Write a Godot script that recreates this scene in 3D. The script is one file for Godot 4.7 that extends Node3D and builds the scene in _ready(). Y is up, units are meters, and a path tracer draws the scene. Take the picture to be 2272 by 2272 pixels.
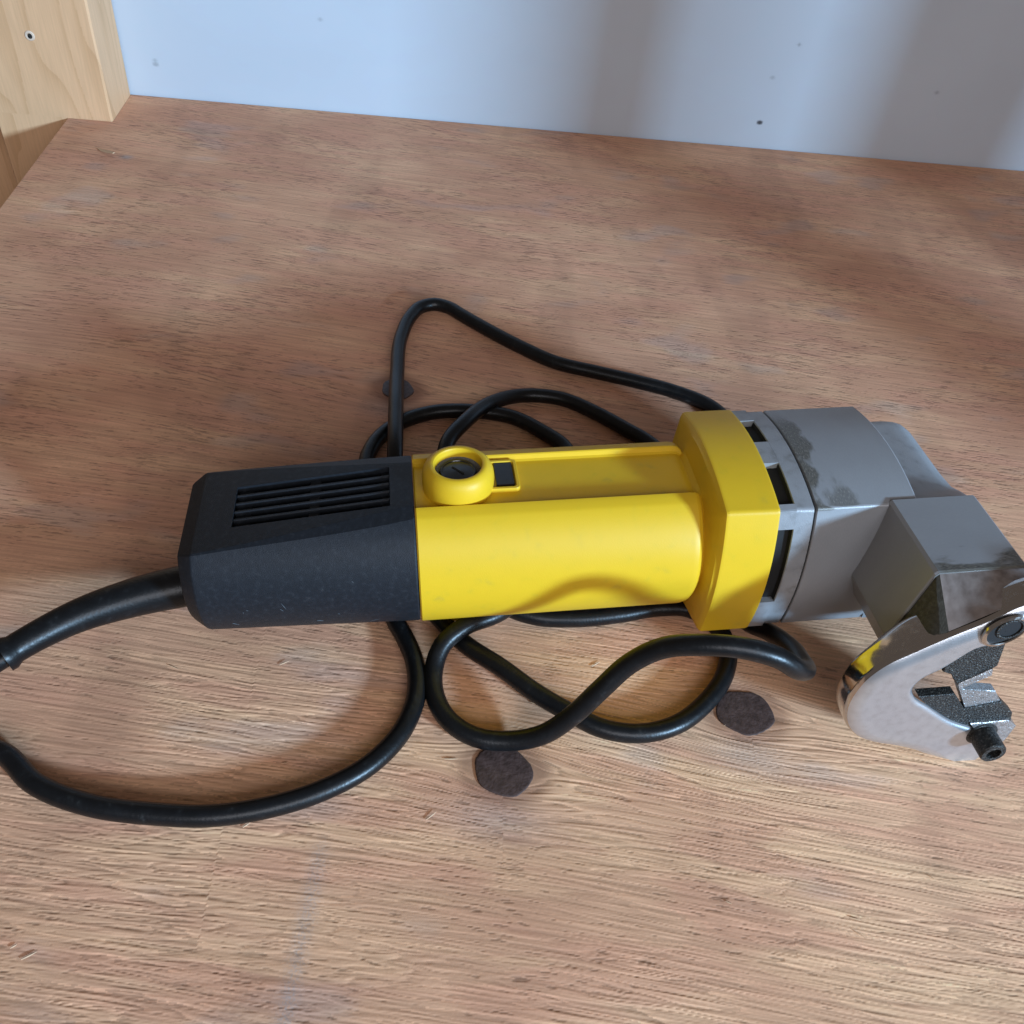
extends Node3D
# Close-up of a corded metal shear lying on a plywood shelf, lit by an unseen source low on the front right.

var rng := RandomNumberGenerator.new()
var M := {}
var tool_root: Node3D
var TOOL := Transform3D(Basis(Vector3(0.9932, 0.0558, -0.1026), Vector3(-0.0647, 0.9943, -0.0849), Vector3(0.0973, 0.0910, 0.9911)), Vector3(-0.0100, 0.0341, -0.2300))
const BODY := 0.0306

# ---------------------------------------------------------------- mesh helpers
func V(x, y, z) -> Vector3:
	return Vector3(x, y, z) * 0.001

func commit(tris: PackedVector3Array, crease := 32.0, uvs := PackedVector2Array(), into: ArrayMesh = null, level := INF) -> ArrayMesh:
	var n := tris.size() / 3
	var fn := PackedVector3Array()
	var touching := {}
	for i in n:
		var a := tris[i * 3]
		var b := tris[i * 3 + 1]
		var c := tris[i * 3 + 2]
		fn.append((c - a).cross(b - a))
		for k in 3:
			var key := Vector3i((tris[i * 3 + k] * 200000.0).round())
			if not touching.has(key):
				touching[key] = PackedInt32Array()
			touching[key].append(i)
	var lim := cos(deg_to_rad(crease))
	var normals := PackedVector3Array()
	for i in n:
		var f := fn[i].normalized()
		for k in 3:
			var key := Vector3i((tris[i * 3 + k] * 200000.0).round())
			var s := Vector3.ZERO
			for j in touching[key]:
				if fn[j].normalized().dot(f) > lim:
					s += fn[j]
			if absf(tris[i * 3 + k].z - level) < 1e-6: s = Vector3.BACK
			normals.append(s.normalized() if s.length() > 0.0 else Vector3.UP)
	var arrays := []
	arrays.resize(Mesh.ARRAY_MAX)
	arrays[Mesh.ARRAY_VERTEX] = tris
	arrays[Mesh.ARRAY_NORMAL] = normals
	if uvs.size() == tris.size():
		arrays[Mesh.ARRAY_TEX_UV] = uvs
	var m := into if into else ArrayMesh.new()
	m.add_surface_from_arrays(Mesh.PRIMITIVE_TRIANGLES, arrays)
	return m

func place(called: String, mesh: Mesh, mat, parent: Node, label := "") -> MeshInstance3D:
	var o := MeshInstance3D.new()
	o.name = called
	o.mesh = mesh
	if mat is Array:
		for i in mat.size():
			mesh.surface_set_material(i, mat[i])
	else:
		for i in mesh.get_surface_count():
			mesh.surface_set_material(i, mat)
	if label != "":
		o.set_meta("label", label)
	parent.add_child(o, true)
	return o

func part(called: String, tris: PackedVector3Array, mat: Material, parent: Node, crease := 32.0, label := "") -> MeshInstance3D:
	return place(called, commit(tris, crease), mat, parent, label)

func middle(ring: PackedVector3Array) -> Vector3:
	var c := Vector3.ZERO
	for p in ring:
		c += p
	return c / ring.size()

func cap(t: PackedVector3Array, ring: PackedVector3Array, out: Vector3) -> void:
	var c := middle(ring)
	for j in ring.size():
		var a := ring[j]
		var b := ring[(j + 1) % ring.size()]
		if (b - c).cross(a - c).dot(out) > 0.0:
			t.append_array([c, a, b])
		else:
			t.append_array([c, b, a])

# flat face that may be concave, cut up by its outline in two dimensions
func face(t: PackedVector3Array, ring: PackedVector3Array, flat: PackedVector2Array, out: Vector3) -> void:
	var idx := Geometry2D.triangulate_polygon(flat)
	for i in range(0, idx.size(), 3):
		var a := ring[idx[i]]
		var b := ring[idx[i + 1]]
		var c := ring[idx[i + 2]]
		if (c - a).cross(b - a).dot(out) > 0.0:
			t.append_array([a, b, c])
		else:
			t.append_array([a, c, b])

func quad(t: PackedVector3Array, a: Vector3, b: Vector3, c: Vector3, d: Vector3, out := Vector3.ZERO) -> void:
	if out != Vector3.ZERO and (c - a).cross(b - a).dot(out) < 0.0:
		t.append_array([a, c, b, a, d, c])
	else:
		t.append_array([a, b, c, a, c, d])

func loft(t: PackedVector3Array, rings: Array, closed := true, caps := 3, uv = null) -> void:
	var n: int = rings[0].size()
	var last := n if closed else n - 1
	# which way round is outward
	var s := 0.0
	for i in rings.size() - 1:
		var c := (middle(rings[i]) + middle(rings[i + 1])) * 0.5
		for j in last:
			var k := (j + 1) % n
			var q: Vector3 = (rings[i + 1][k] - rings[i][j]).cross(rings[i][k] - rings[i][j])
			s += q.dot(rings[i][j] - c)
	for i in rings.size() - 1:
		for j in last:
			var k := (j + 1) % n
			var a: Vector3 = rings[i][j]
			var b: Vector3 = rings[i][k]
			var c: Vector3 = rings[i + 1][k]
			var d: Vector3 = rings[i + 1][j]
			var ua := Vector2(float(i) / (rings.size() - 1), float(j) / last)
			var ub := Vector2(ua.x, float(j + 1) / last)
			var uc := Vector2(float(i + 1) / (rings.size() - 1), ub.y)
			var ud := Vector2(uc.x, ua.y)
			if s >= 0.0:
				t.append_array([a, b, c, a, c, d])
				if uv != null: uv.append_array([ua, ub, uc, ua, uc, ud])
			else:
				t.append_array([a, c, b, a, d, c])
				if uv != null: uv.append_array([ua, uc, ub, ua, ud, uc])
	if caps & 1:
		cap(t, rings[0], middle(rings[0]) - middle(rings[1]))
	if caps & 2:
		cap(t, rings[-1], middle(rings[-1]) - middle(rings[-2]))
	if uv != null:
		while uv.size() < t.size(): uv.append(Vector2(1.0, 0.5))

func lathe(t: PackedVector3Array, at: Vector3, axis: Vector3, ref: Vector3, prof: Array, n := 48, caps := 0) -> void:
	var o := axis.cross(ref).normalized()
	var rings := []
	for p in prof:
		var ring := PackedVector3Array()
		for j in n:
			var g := TAU * j / n
			ring.append(at + axis * p[1] + (ref * cos(g) + o * sin(g)) * p[0])
		rings.append(ring)
	# outward test of loft fails on hollow profiles, so wind by the profile's own direction
	for i in rings.size() - 1:
		for j in n:
			var k := (j + 1) % n
			t.append_array([rings[i][j], rings[i][k], rings[i + 1][k], rings[i][j], rings[i + 1][k], rings[i + 1][j]])
	if caps & 1: cap(t, rings[0], -axis)
	if caps & 2: cap(t, rings[-1], axis)

# bevelled box in a frame: centre, half sizes along three axes
func block(t: PackedVector3Array, c: Vector3, h: Vector3, bx := Vector3.RIGHT, by := Vector3.UP, bz := Vector3.BACK, bev := 0.0006) -> void:
	bev = minf(bev, minf(h.x, minf(h.y, h.z)) * 0.49)
	var rings := []
	for e in [[-h.z, bev], [-h.z + bev, 0.0], [h.z - bev, 0.0], [h.z, bev]]:
		var ring := PackedVector3Array()
		var x: float = h.x - e[1]
		var y: float = h.y - e[1]
		for q in [[-x, -y + bev], [-x, y - bev], [-x + bev, y], [x - bev, y], [x, y - bev], [x, -y + bev], [x - bev, -y], [-x + bev, -y]]:
			ring.append(c + bx * q[0] + by * q[1] + bz * e[0])
		rings.append(ring)
	loft(t, rings)

func catmull(pts: PackedVector3Array, step := 0.0025) -> PackedVector3Array:
	var out := PackedVector3Array()
	for i in pts.size() - 1:
		var p0 := pts[maxi(i - 1, 0)]
		var p1 := pts[i]
		var p2 := pts[i + 1]
		var p3 := pts[mini(i + 2, pts.size() - 1)]
		var n := maxi(2, int(p1.distance_to(p2) / step))
		# centripetal-like tangents keep uneven spacing smooth
		var d1 := p1.distance_to(p2)
		var d0 := maxf(p0.distance_to(p1), 1e-5)
		var d2 := maxf(p2.distance_to(p3), 1e-5)
		var m1 := ((p1 - p0) / d0 * d1 + (p2 - p1) / d1 * d0) / (d0 + d1) * d1 if i > 0 else p2 - p1
		var m2 := ((p2 - p1) / d1 * d2 + (p3 - p2) / d2 * d1) / (d1 + d2) * d1 if i + 2 < pts.size() else p2 - p1
		for k in n:
			var u := float(k) / n
			var u2 := u * u
			var u3 := u2 * u
			out.append(p1 * (2 * u3 - 3 * u2 + 1) + m1 * (u3 - 2 * u2 + u) + p2 * (-2 * u3 + 3 * u2) + m2 * (u3 - u2))
	out.append(pts[-1])
	return out

func tube(t: PackedVector3Array, path: PackedVector3Array, radius: Callable, n := 16) -> void:
	var rings := []
	var side := Vector3.UP
	var total := float(path.size() - 1)
	for i in path.size():
		var d := (path[mini(i + 1, path.size() - 1)] - path[maxi(i - 1, 0)]).normalized()
		side = (side - d * side.dot(d))
		if side.length() < 1e-4: side = d.cross(Vector3.RIGHT)
		side = side.normalized()
		var o := d.cross(side)
		var r: float = radius.call(i / total)
		var ring := PackedVector3Array()
		for j in n:
			var g := TAU * j / n
			ring.append(path[i] + (side * cos(g) + o * sin(g)) * r)
		rings.append(ring)
	loft(t, rings)

# ---------------------------------------------------------------- materials
func noise(freq: float, octaves := 3, seed_ := 1, kind := FastNoiseLite.TYPE_SIMPLEX_SMOOTH) -> FastNoiseLite:
	var f := FastNoiseLite.new()
	f.noise_type = kind
	f.frequency = freq
	f.seed = seed_
	f.fractal_octaves = octaves
	f.fractal_type = FastNoiseLite.FRACTAL_FBM if octaves > 1 else FastNoiseLite.FRACTAL_NONE
	return f

func ramp(stops: Array) -> Gradient:
	var g := Gradient.new()
	var off := PackedFloat32Array()
	var col := PackedColorArray()
	for s in stops:
		off.append(s[0])
		col.append(s[1])
	g.offsets = off
	g.colors = col
	return g

func tex(f: FastNoiseLite, size := 512, stops = null) -> NoiseTexture2D:
	var t := NoiseTexture2D.new()
	t.width = size
	t.height = size
	t.seamless = true
	t.noise = f
	t.generate_mipmaps = false
	if stops != null:
		t.color_ramp = ramp(stops)
	return t

func lin(r: float, g: float, b: float) -> Color:
	return Color(r, g, b).linear_to_srgb()

func surf(called: String, rough: float, metal := 0.0) -> StandardMaterial3D:
	var m := StandardMaterial3D.new()
	m.resource_name = called
	m.roughness = rough
	m.metallic = metal
	return m

# colour noise with a few stops, fine bump, both laid on from three sides in the object's own space
func coated(called: String, stops: Array, freq: float, rough: float, metal := 0.0, bump := 0.0, bumpfreq := 0.08, scale := 22.0, seed_ := 3) -> StandardMaterial3D:
	var m := surf(called, rough, metal)
	m.albedo_texture = tex(noise(freq, 4, seed_), 512, stops)
	m.uv1_triplanar = true
	m.uv1_scale = Vector3.ONE * scale
	if bump > 0.0:
		m.heightmap_enabled = true
		m.heightmap_texture = tex(noise(bumpfreq, 2, seed_ + 7), 512)
		m.heightmap_scale = bump
	return m

func materials() -> void:
	M.yellow = coated("yellow_plastic", [[0.0, lin(.58, .38, .030)], [0.2, lin(.66, .425, .018)], [0.35, lin(.69, .43, .017)], [1.0, lin(.705, .44, .017)]], 0.012, 0.46, 0.0, 0.004, 0.25, 16.0)
	M.black = coated("black_plastic", [[0.0, lin(.010, .012, .015)], [0.6, lin(.013, .0155, .020)], [0.74, lin(.016, .019, .024)], [0.92, lin(.026, .028, .032)], [1.0, lin(.07, .07, .07)]], 0.03, 0.5, 0.0, 0.012, 0.3, 22.0, 5)
	M.black_deep = surf("mark_and_shade_black", 0.8)
	M.black_deep.albedo_color = lin(.006, .006, .007)  # recess shade put into the colour; the button mark uses it too
	M.gloss = surf("glossy_black", 0.22)
	M.gloss.albedo_color = lin(.012, .012, .014)
	M.dust = coated("dusty_black", [[0.0, lin(.03, .03, .03)], [0.45, lin(.08, .08, .078)], [0.6, lin(.2, .195, .19)], [1.0, lin(.36, .35, .33)]], 0.2, 0.9, 0.0, 0.02, 0.2, 30.0, 9)
	M.rubber = coated("black_rubber", [[0.0, lin(.004, .0045, .005)], [0.62, lin(.006, .0065, .0075)], [0.8, lin(.010, .011, .012)], [0.93, lin(.04, .04, .04)], [1.0, lin(.08, .075, .07)]], 0.025, 0.36, 0.0, 0.006, 0.12, 12.0, 15)
	M.rubber.metallic_specular = 0.4
	M.black.metallic_specular = 0.35
	M.yellow.metallic_specular = 0.4
	M.grey = coated("grey_paint", [[0.0, lin(.20, .20, .20)], [0.3, lin(.265, .27, .28)], [0.5, lin(.285, .292, .305)], [1.0, lin(.30, .307, .32)]], 0.02, 0.34, 0.15, 0.006, 0.22, 14.0, 21)
	M.seam = surf("grimy_seam", 0.8)
	M.seam.albedo_color = lin(.035, .032, .022)
	M.steel = coated("dull_steel", [[0.0, lin(.26, .26, .26)], [0.5, lin(.44, .45, .46)], [1.0, lin(.56, .57, .58)]], 0.03, 0.34, 0.8, 0.02, 0.1, 30.0, 27)
	M.dark_steel = coated("blackened_steel", [[0.0, lin(.010, .010, .010)], [0.5, lin(.022, .022, .021)], [0.68, lin(.045, .044, .040)], [0.85, lin(.12, .115, .10)], [1.0, lin(.28, .26, .24)]], 0.035, 0.48, 0.35, 0.03, 0.06, 45.0, 31)
	M.chrome = surf("polished_steel", 0.07, 1.0)
	M.chrome.albedo_color = lin(.55, .52, .495)
	M.chrome.roughness_texture = tex(noise(0.02, 4, 40), 512, [[0.0, Color(.09, .09, .09)], [0.6, Color(.14, .14, .14)], [1.0, Color(.5, .5, .5)]])
	M.chrome.roughness = 1.0
	M.chrome.uv1_triplanar = true
	M.chrome.uv1_scale = Vector3.ONE * 20.0
	M.satin = coated("satin_steel", [[0.0, lin(.50, .51, .53)], [0.5, lin(.57, .59, .62)], [1.0, lin(.61, .63, .66)]], 0.02, 0.30, 0.82, 0.004, 0.2, 20.0, 45)
	M.stain_and_reflection = coated("stained_brown_reflection", [[0.0, lin(.16, .125, .108)], [0.5, lin(.29, .245, .225)], [1.0, lin(.42, .365, .34)]], 0.02, 0.30, 0.55, 0.0, 0.15, 20.0, 49)  # stains plus a brown reflection of the surroundings, put into the colour
	M.shoulder = coated("painted_dark_reflection", [[0.0, lin(.03, .03, .024)], [0.5, lin(.06, .06, .05)], [1.0, lin(.12, .12, .10)]], 0.05, 0.55, 0.3, 0.01, 0.15, 20.0, 61)  # dark reflection on the polished side facets, put into the colour
	M.paint_chip = surf("yellow_scuff", 0.5)
	M.paint_chip.albedo_color = lin(.62, .5, .03)

# ---------------------------------------------------------------- plywood
const WX := -0.30
const WZ := -0.675
const WW := 0.76
const WH := 0.70
var knots := [Vector3(25.1, -155.4, 10.2), Vector3(114.7, -182.3, 10.6), Vector3(-26.0, -357.0, 8.2)]
var wood_w := 2048
var wood_h := 1886
var wood_rows := []
var wn := []
const CHUNKS := 32

func wood_chunk(chunk: int) -> void:
	var y0 := chunk * wood_h / CHUNKS
	var y1 := (chunk + 1) * wood_h / CHUNKS
	var rgb := PackedByteArray()
	rgb.resize((y1 - y0) * wood_w * 3)
	var hgt := PackedFloat32Array()
	hgt.resize((y1 - y0) * wood_w)
	var n_warp: FastNoiseLite = wn[0]
	var n_patch: FastNoiseLite = wn[1]
	var n_streak: FastNoiseLite = wn[2]
	var n_fine: FastNoiseLite = wn[3]
	var n_pore: FastNoiseLite = wn[4]
	var n_terr: FastNoiseLite = wn[5]
	var n_blot: FastNoiseLite = wn[6]
	var n_grit: FastNoiseLite = wn[7]
	var cs := cos(deg_to_rad(7.5))
	var sn := sin(deg_to_rad(7.5))
	var sx := WW * 1000.0 / wood_w
	var sz := WH * 1000.0 / wood_h
	for y in range(y0, y1):
		var z := WZ * 1000.0 + (y + 0.5) * sz
		for x in wood_w:
			var px := WX * 1000.0 + (x + 0.5) * sx
			var i := (y - y0) * wood_w + x
			var p := px * cs + z * sn
			var q := -px * sn + z * cs
			var w := n_warp.get_noise_2d(p * 0.35, q)
			var dark := 0.0
			var grey := 0.0
			for k in knots:
				var dx: float = px - k.x
				var dz: float = z - k.y
				if absf(dx) < 90.0 and absf(dz) < 60.0:
					var dp := dx * cs + dz * sn
					var dq := -dx * sn + dz * cs
					var r2: float = k.z * k.z
					var e := dp * dp * 0.30 + dq * dq
					q -= dq * r2 * 0.7 / (e + r2 * 0.45)
					var rr := sqrt(dp * dp * 0.62 + dq * dq)
					dark += 0.55 * exp(-pow(maxf(rr - k.z, 0.0) / 3.2, 2.0))
					grey += 0.35 * exp(-(dp * dp * 0.004 + pow(dq - k.z - 7.0, 2.0) * 0.02))
			q += w * 7.0
			# how rough and how pale: the near right side of the board is the most torn
			var near := smoothstep(-330.0, -150.0, z + px * 0.12)
			var blot := n_blot.get_noise_2d(px, z * 2.0)
			var blot2 := n_blot.get_noise_2d(px * 0.7 + 300.0, z * 1.1)
			var pale := clampf(near * 0.42 + (px + 60.0) / 600.0 * near + blot2 * 0.55 + 0.18, 0.0, 1.0)  # paler to the front: own tone plus brighter light painted in
			var patch := n_patch.get_noise_2d(p * 0.16, q)
			var streak := n_streak.get_noise_2d(p * 0.022, q)
			var fine := n_fine.get_noise_2d(p * 0.030, q)
			var pore := n_pore.get_noise_2d(p * 0.10, q)
			var grit := n_grit.get_noise_2d(px, z)
			var tv := n_terr.get_noise_2d(p * 0.075 + w * 4.0, q) * 2.1 + streak * 0.30 + fine * 0.07 + patch * 0.8
			var fr := tv - floorf(tv)
			var torn := clampf(near * 0.9 + blot2 * 0.8 - 0.1, 0.0, 1.0)
			# colour (linear)
			var r := lerpf(.500, .720, pale)
			var g := lerpf(.268, .450, pale)
			var b := lerpf(.160, .270, pale)
			var red := smoothstep(0.0, 0.45, patch + blot * 0.6)
			r = lerpf(r, .53, red * 0.4)
			g = lerpf(g, .268, red * 0.4)
			b = lerpf(b, .170, red * 0.4)
			var buff := smoothstep(0.05, 0.45, -patch + blot * 0.35)
			r *= 1.0 + buff * 0.10
			g *= 1.0 + buff * 0.14
			b *= 1.0 + buff * 0.12
			var k_ := 1.0 + streak * 0.17 + fine * 0.16 + grit * 0.05 + patch * 0.08
			# open pores: short dark dashes, gathered in fields
			var po := smoothstep(0.34, 0.56, pore + blot * 0.35 - torn * 0.24)
			k_ *= 1.0 - 0.36 * po
			# torn fibre: a dark crack where a layer breaks off, a pale frayed lip beside it
			var crack := 1.0 - smoothstep(0.04, 0.20 + 0.12 * absf(fine), fr)
			var lip := smoothstep(0.70, 0.98, fr) * (0.6 + fine)
			k_ *= 1.0 - 0.24 * crack * torn
			k_ *= 1.0 + 0.24 * clampf(lip, 0.0, 1.2) * torn
			# cross-grain roller marks and grey smears
			var smear := n_blot.get_noise_2d(px * 1.6 + 900.0, z * 0.35 - 400.0)
			k_ *= 1.0 - 0.09 * smoothstep(0.18, 0.5, smear)
			grey += 0.26 * smoothstep(0.32, 0.65, n_blot.get_noise_2d(px * 0.9 - 700.0, z * 1.7 + 900.0) + fine * 0.1)
			# faint dark smudge across the grain near the front
			grey += 0.5 * exp(-pow((px + 42.0 + z * 0.07) / 3.0, 2.0)) * smoothstep(-135.0, -120.0, z) * (0.5 + grit)
			grey += 0.7 * exp(-(pow(px + 213.0, 2.0) + pow((z + 571.0) * 1.4, 2.0)) / 14.0)
			grey = clampf(grey, 0.0, 0.7)
			dark = clampf(dark, 0.0, 0.8)
			r *= k_ * 1.09
			g *= k_ * 1.04
			b *= k_ * 1.05
			var l := (r + g + b) / 3.0 * 0.80
			r = lerpf(r, l * 1.05, grey)
			g = lerpf(g, l, grey)
			b = lerpf(b, l * 0.98, grey)
			r *= 1.0 - dark * 0.72
			g *= 1.0 - dark * 0.80
			b *= 1.0 - dark * 0.80
			rgb[i * 3] = int(clampf(pow(maxf(r, 0.0), 0.4545), 0.0, 1.0) * 255.0)
			rgb[i * 3 + 1] = int(clampf(pow(maxf(g, 0.0), 0.4545), 0.0, 1.0) * 255.0)
			rgb[i * 3 + 2] = int(clampf(pow(maxf(b, 0.0), 0.4545), 0.0, 1.0) * 255.0)
			hgt[i] = 0.5 + fine * 0.045 * (0.4 + torn) + streak * 0.10 * (0.4 + torn) + (smoothstep(0.05, 0.45, fr) - smoothstep(0.75, 1.0, fr)) * 0.13 * (0.08 + torn) + grit * 0.010 - po * 0.12 - dark * 0.10
	wood_rows[chunk] = [rgb, hgt]

func plywood() -> StandardMaterial3D:
	wn = [noise(0.006, 2, 51), noise(0.06, 3, 52), noise(0.5, 3, 53), noise(0.95, 2, 54), noise(0.75, 2, 55), noise(0.16, 3, 56), noise(0.012, 3, 57), noise(1.1, 2, 58)]
	wood_rows.resize(CHUNKS)
	var job := WorkerThreadPool.add_group_task(wood_chunk, CHUNKS)
	WorkerThreadPool.wait_for_group_task_completion(job)
	var rgb := PackedByteArray()
	var hgt := PackedFloat32Array()
	for c in wood_rows:
		rgb.append_array(c[0])
		hgt.append_array(c[1])
	wood_rows.clear()
	var m := surf("plywood_face", 0.78)
	m.albedo_texture = ImageTexture.create_from_image(Image.create_from_data(wood_w, wood_h, false, Image.FORMAT_RGB8, rgb))
	m.heightmap_enabled = true
	m.heightmap_texture = ImageTexture.create_from_image(Image.create_from_data(wood_w, wood_h, false, Image.FORMAT_RF, hgt.to_byte_array()))
	m.heightmap_scale = 0.11
	m.metallic_specular = 0.35
	return m

# straight-grained pine for the posts: rings seen as long vertical lines
func pine() -> StandardMaterial3D:
	var f := noise(0.02, 2, 71)
	var g := noise(0.25, 2, 72)
	var im := Image.create(256, 512, false, Image.FORMAT_RGB8)
	for y in 512:
		for x in 256:
			var u := x * 0.5
			var v := y * 0.5
			var ring := u * 0.062 + f.get_noise_2d(u * 1.2, v * 0.16) * 1.6 + v * 0.004
			var fr := ring - floorf(ring)
			var late := pow(fr, 5.0) * 0.9 + 0.1 * exp(-fr * 14.0)
			var k := 1.0 + g.get_noise_2d(u * 3.0, v * 0.12) * 0.08
			var c := Color(.70, .425, .235).lerp(Color(.55, .31, .15), late * 0.75) * k
			im.set_pixel(x, y, Color(c.r, c.g, c.b).linear_to_srgb())
	var m := surf("pine_wood", 0.6)
	m.albedo_texture = ImageTexture.create_from_image(im)
	return m

func white_board() -> StandardMaterial3D:
	var m := surf("white_board", 0.5)
	var f := noise(0.01, 4, 81)
	var im := Image.create(1024, 512, false, Image.FORMAT_RGB8)
	for y in 512:
		for x in 1024:
			var k := 1.0 + f.get_noise_2d(x, y) * 0.035
			im.set_pixel(x, y, Color(.48 * k, .53 * k, .588 * k).linear_to_srgb())
	# specks and rub marks: x, y in metres from the board's left bottom corner, radius in pixels
	for s in [[0.2106, 0.0182, 1.6, 0.25], [-0.2145, 0.0214, 1.6, 0.82], [-0.2135, 0.0240, 1.2, 0.85], [0.2230, 0.0730, 1.0, 0.75], [0.2110, 0.0500, 1.3, 0.85], [-0.10, 0.06, 1.2, 0.85], [0.33, 0.05, 1.2, 0.8]]:
		var cx: float = (s[0] + 0.36) / 1.34 * 1024.0
		var cy: float = (0.35 - s[1]) / 0.45 * 512.0
		for dy in range(-4, 5):
			for dx in range(-4, 5):
				var d := sqrt(dx * dx * 1.4 + dy * dy)
				var a: float = clampf(s[2] - d + 0.5, 0.0, 1.0) * (1.0 - s[3])
				var px := clampi(int(cx) + dx, 0, 1023)
				var py := clampi(int(cy) + dy, 0, 511)
				im.set_pixel(px, py, im.get_pixel(px, py).lerp(Color(.10, .10, .11), a))
	m.albedo_texture = ImageTexture.create_from_image(im)
	m.metallic_specular = 0.4
	return m

# ---------------------------------------------------------------- setting
func uv_quad(t: PackedVector3Array, uv: PackedVector2Array, pts: Array, uvs: Array, out: Vector3) -> void:
	var a: Vector3 = pts[0]
	var order := [0, 1, 2, 0, 2, 3]
	if (pts[2] - a).cross(pts[1] - a).dot(out) < 0.0:
		order = [0, 2, 1, 0, 3, 2]
	for i in order:
		t.append(pts[i])
		uv.append(uvs[i])

func box_uv(lo: Vector3, hi: Vector3, scale := 0.13) -> ArrayMesh:
	var t := PackedVector3Array()
	var uv := PackedVector2Array()
	var b := 0.0012
	# four upright faces joined by narrow chamfers, then top and bottom
	var ring := [[lo.x + b, hi.z], [hi.x - b, hi.z], [hi.x, hi.z - b], [hi.x, lo.z + b], [hi.x - b, lo.z], [lo.x + b, lo.z], [lo.x, lo.z + b], [lo.x, hi.z - b]]
	var run := 0.0
	var c := (lo + hi) * 0.5
	for i in 8:
		var p: Array = ring[i]
		var q: Array = ring[(i + 1) % 8]
		var l := Vector2(p[0] - q[0], p[1] - q[1]).length()
		var pts := [Vector3(p[0], lo.y, p[1]), Vector3(q[0], lo.y, q[1]), Vector3(q[0], hi.y, q[1]), Vector3(p[0], hi.y, p[1])]
		var uvs := [Vector2(run / scale, lo.y / scale * 0.5), Vector2((run + l) / scale, lo.y / scale * 0.5), Vector2((run + l) / scale, hi.y / scale * 0.5), Vector2(run / scale, hi.y / scale * 0.5)]
		var mid: Vector3 = (pts[0] + pts[2]) * 0.5 - c
		uv_quad(t, uv, pts, uvs, Vector3(mid.x, 0, mid.z))
		run += l
	for y in [lo.y, hi.y]:
		var pts := [Vector3(lo.x + b, y, lo.z + b), Vector3(hi.x - b, y, lo.z + b), Vector3(hi.x - b, y, hi.z - b), Vector3(lo.x + b, y, hi.z - b)]
		uv_quad(t, uv, pts, [Vector2(0, 0), Vector2(0.1, 0), Vector2(0.1, 0.1), Vector2(0, 0.1)], Vector3(0, y - c.y, 0))
	return commit(t, 10.0, uv)

func thing(called: String, label: String, category: String) -> Node3D:
	var o := Node3D.new()
	o.name = called
	o.set_meta("label", label)
	o.set_meta("category", category)
	add_child(o, true)
	return o

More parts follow.
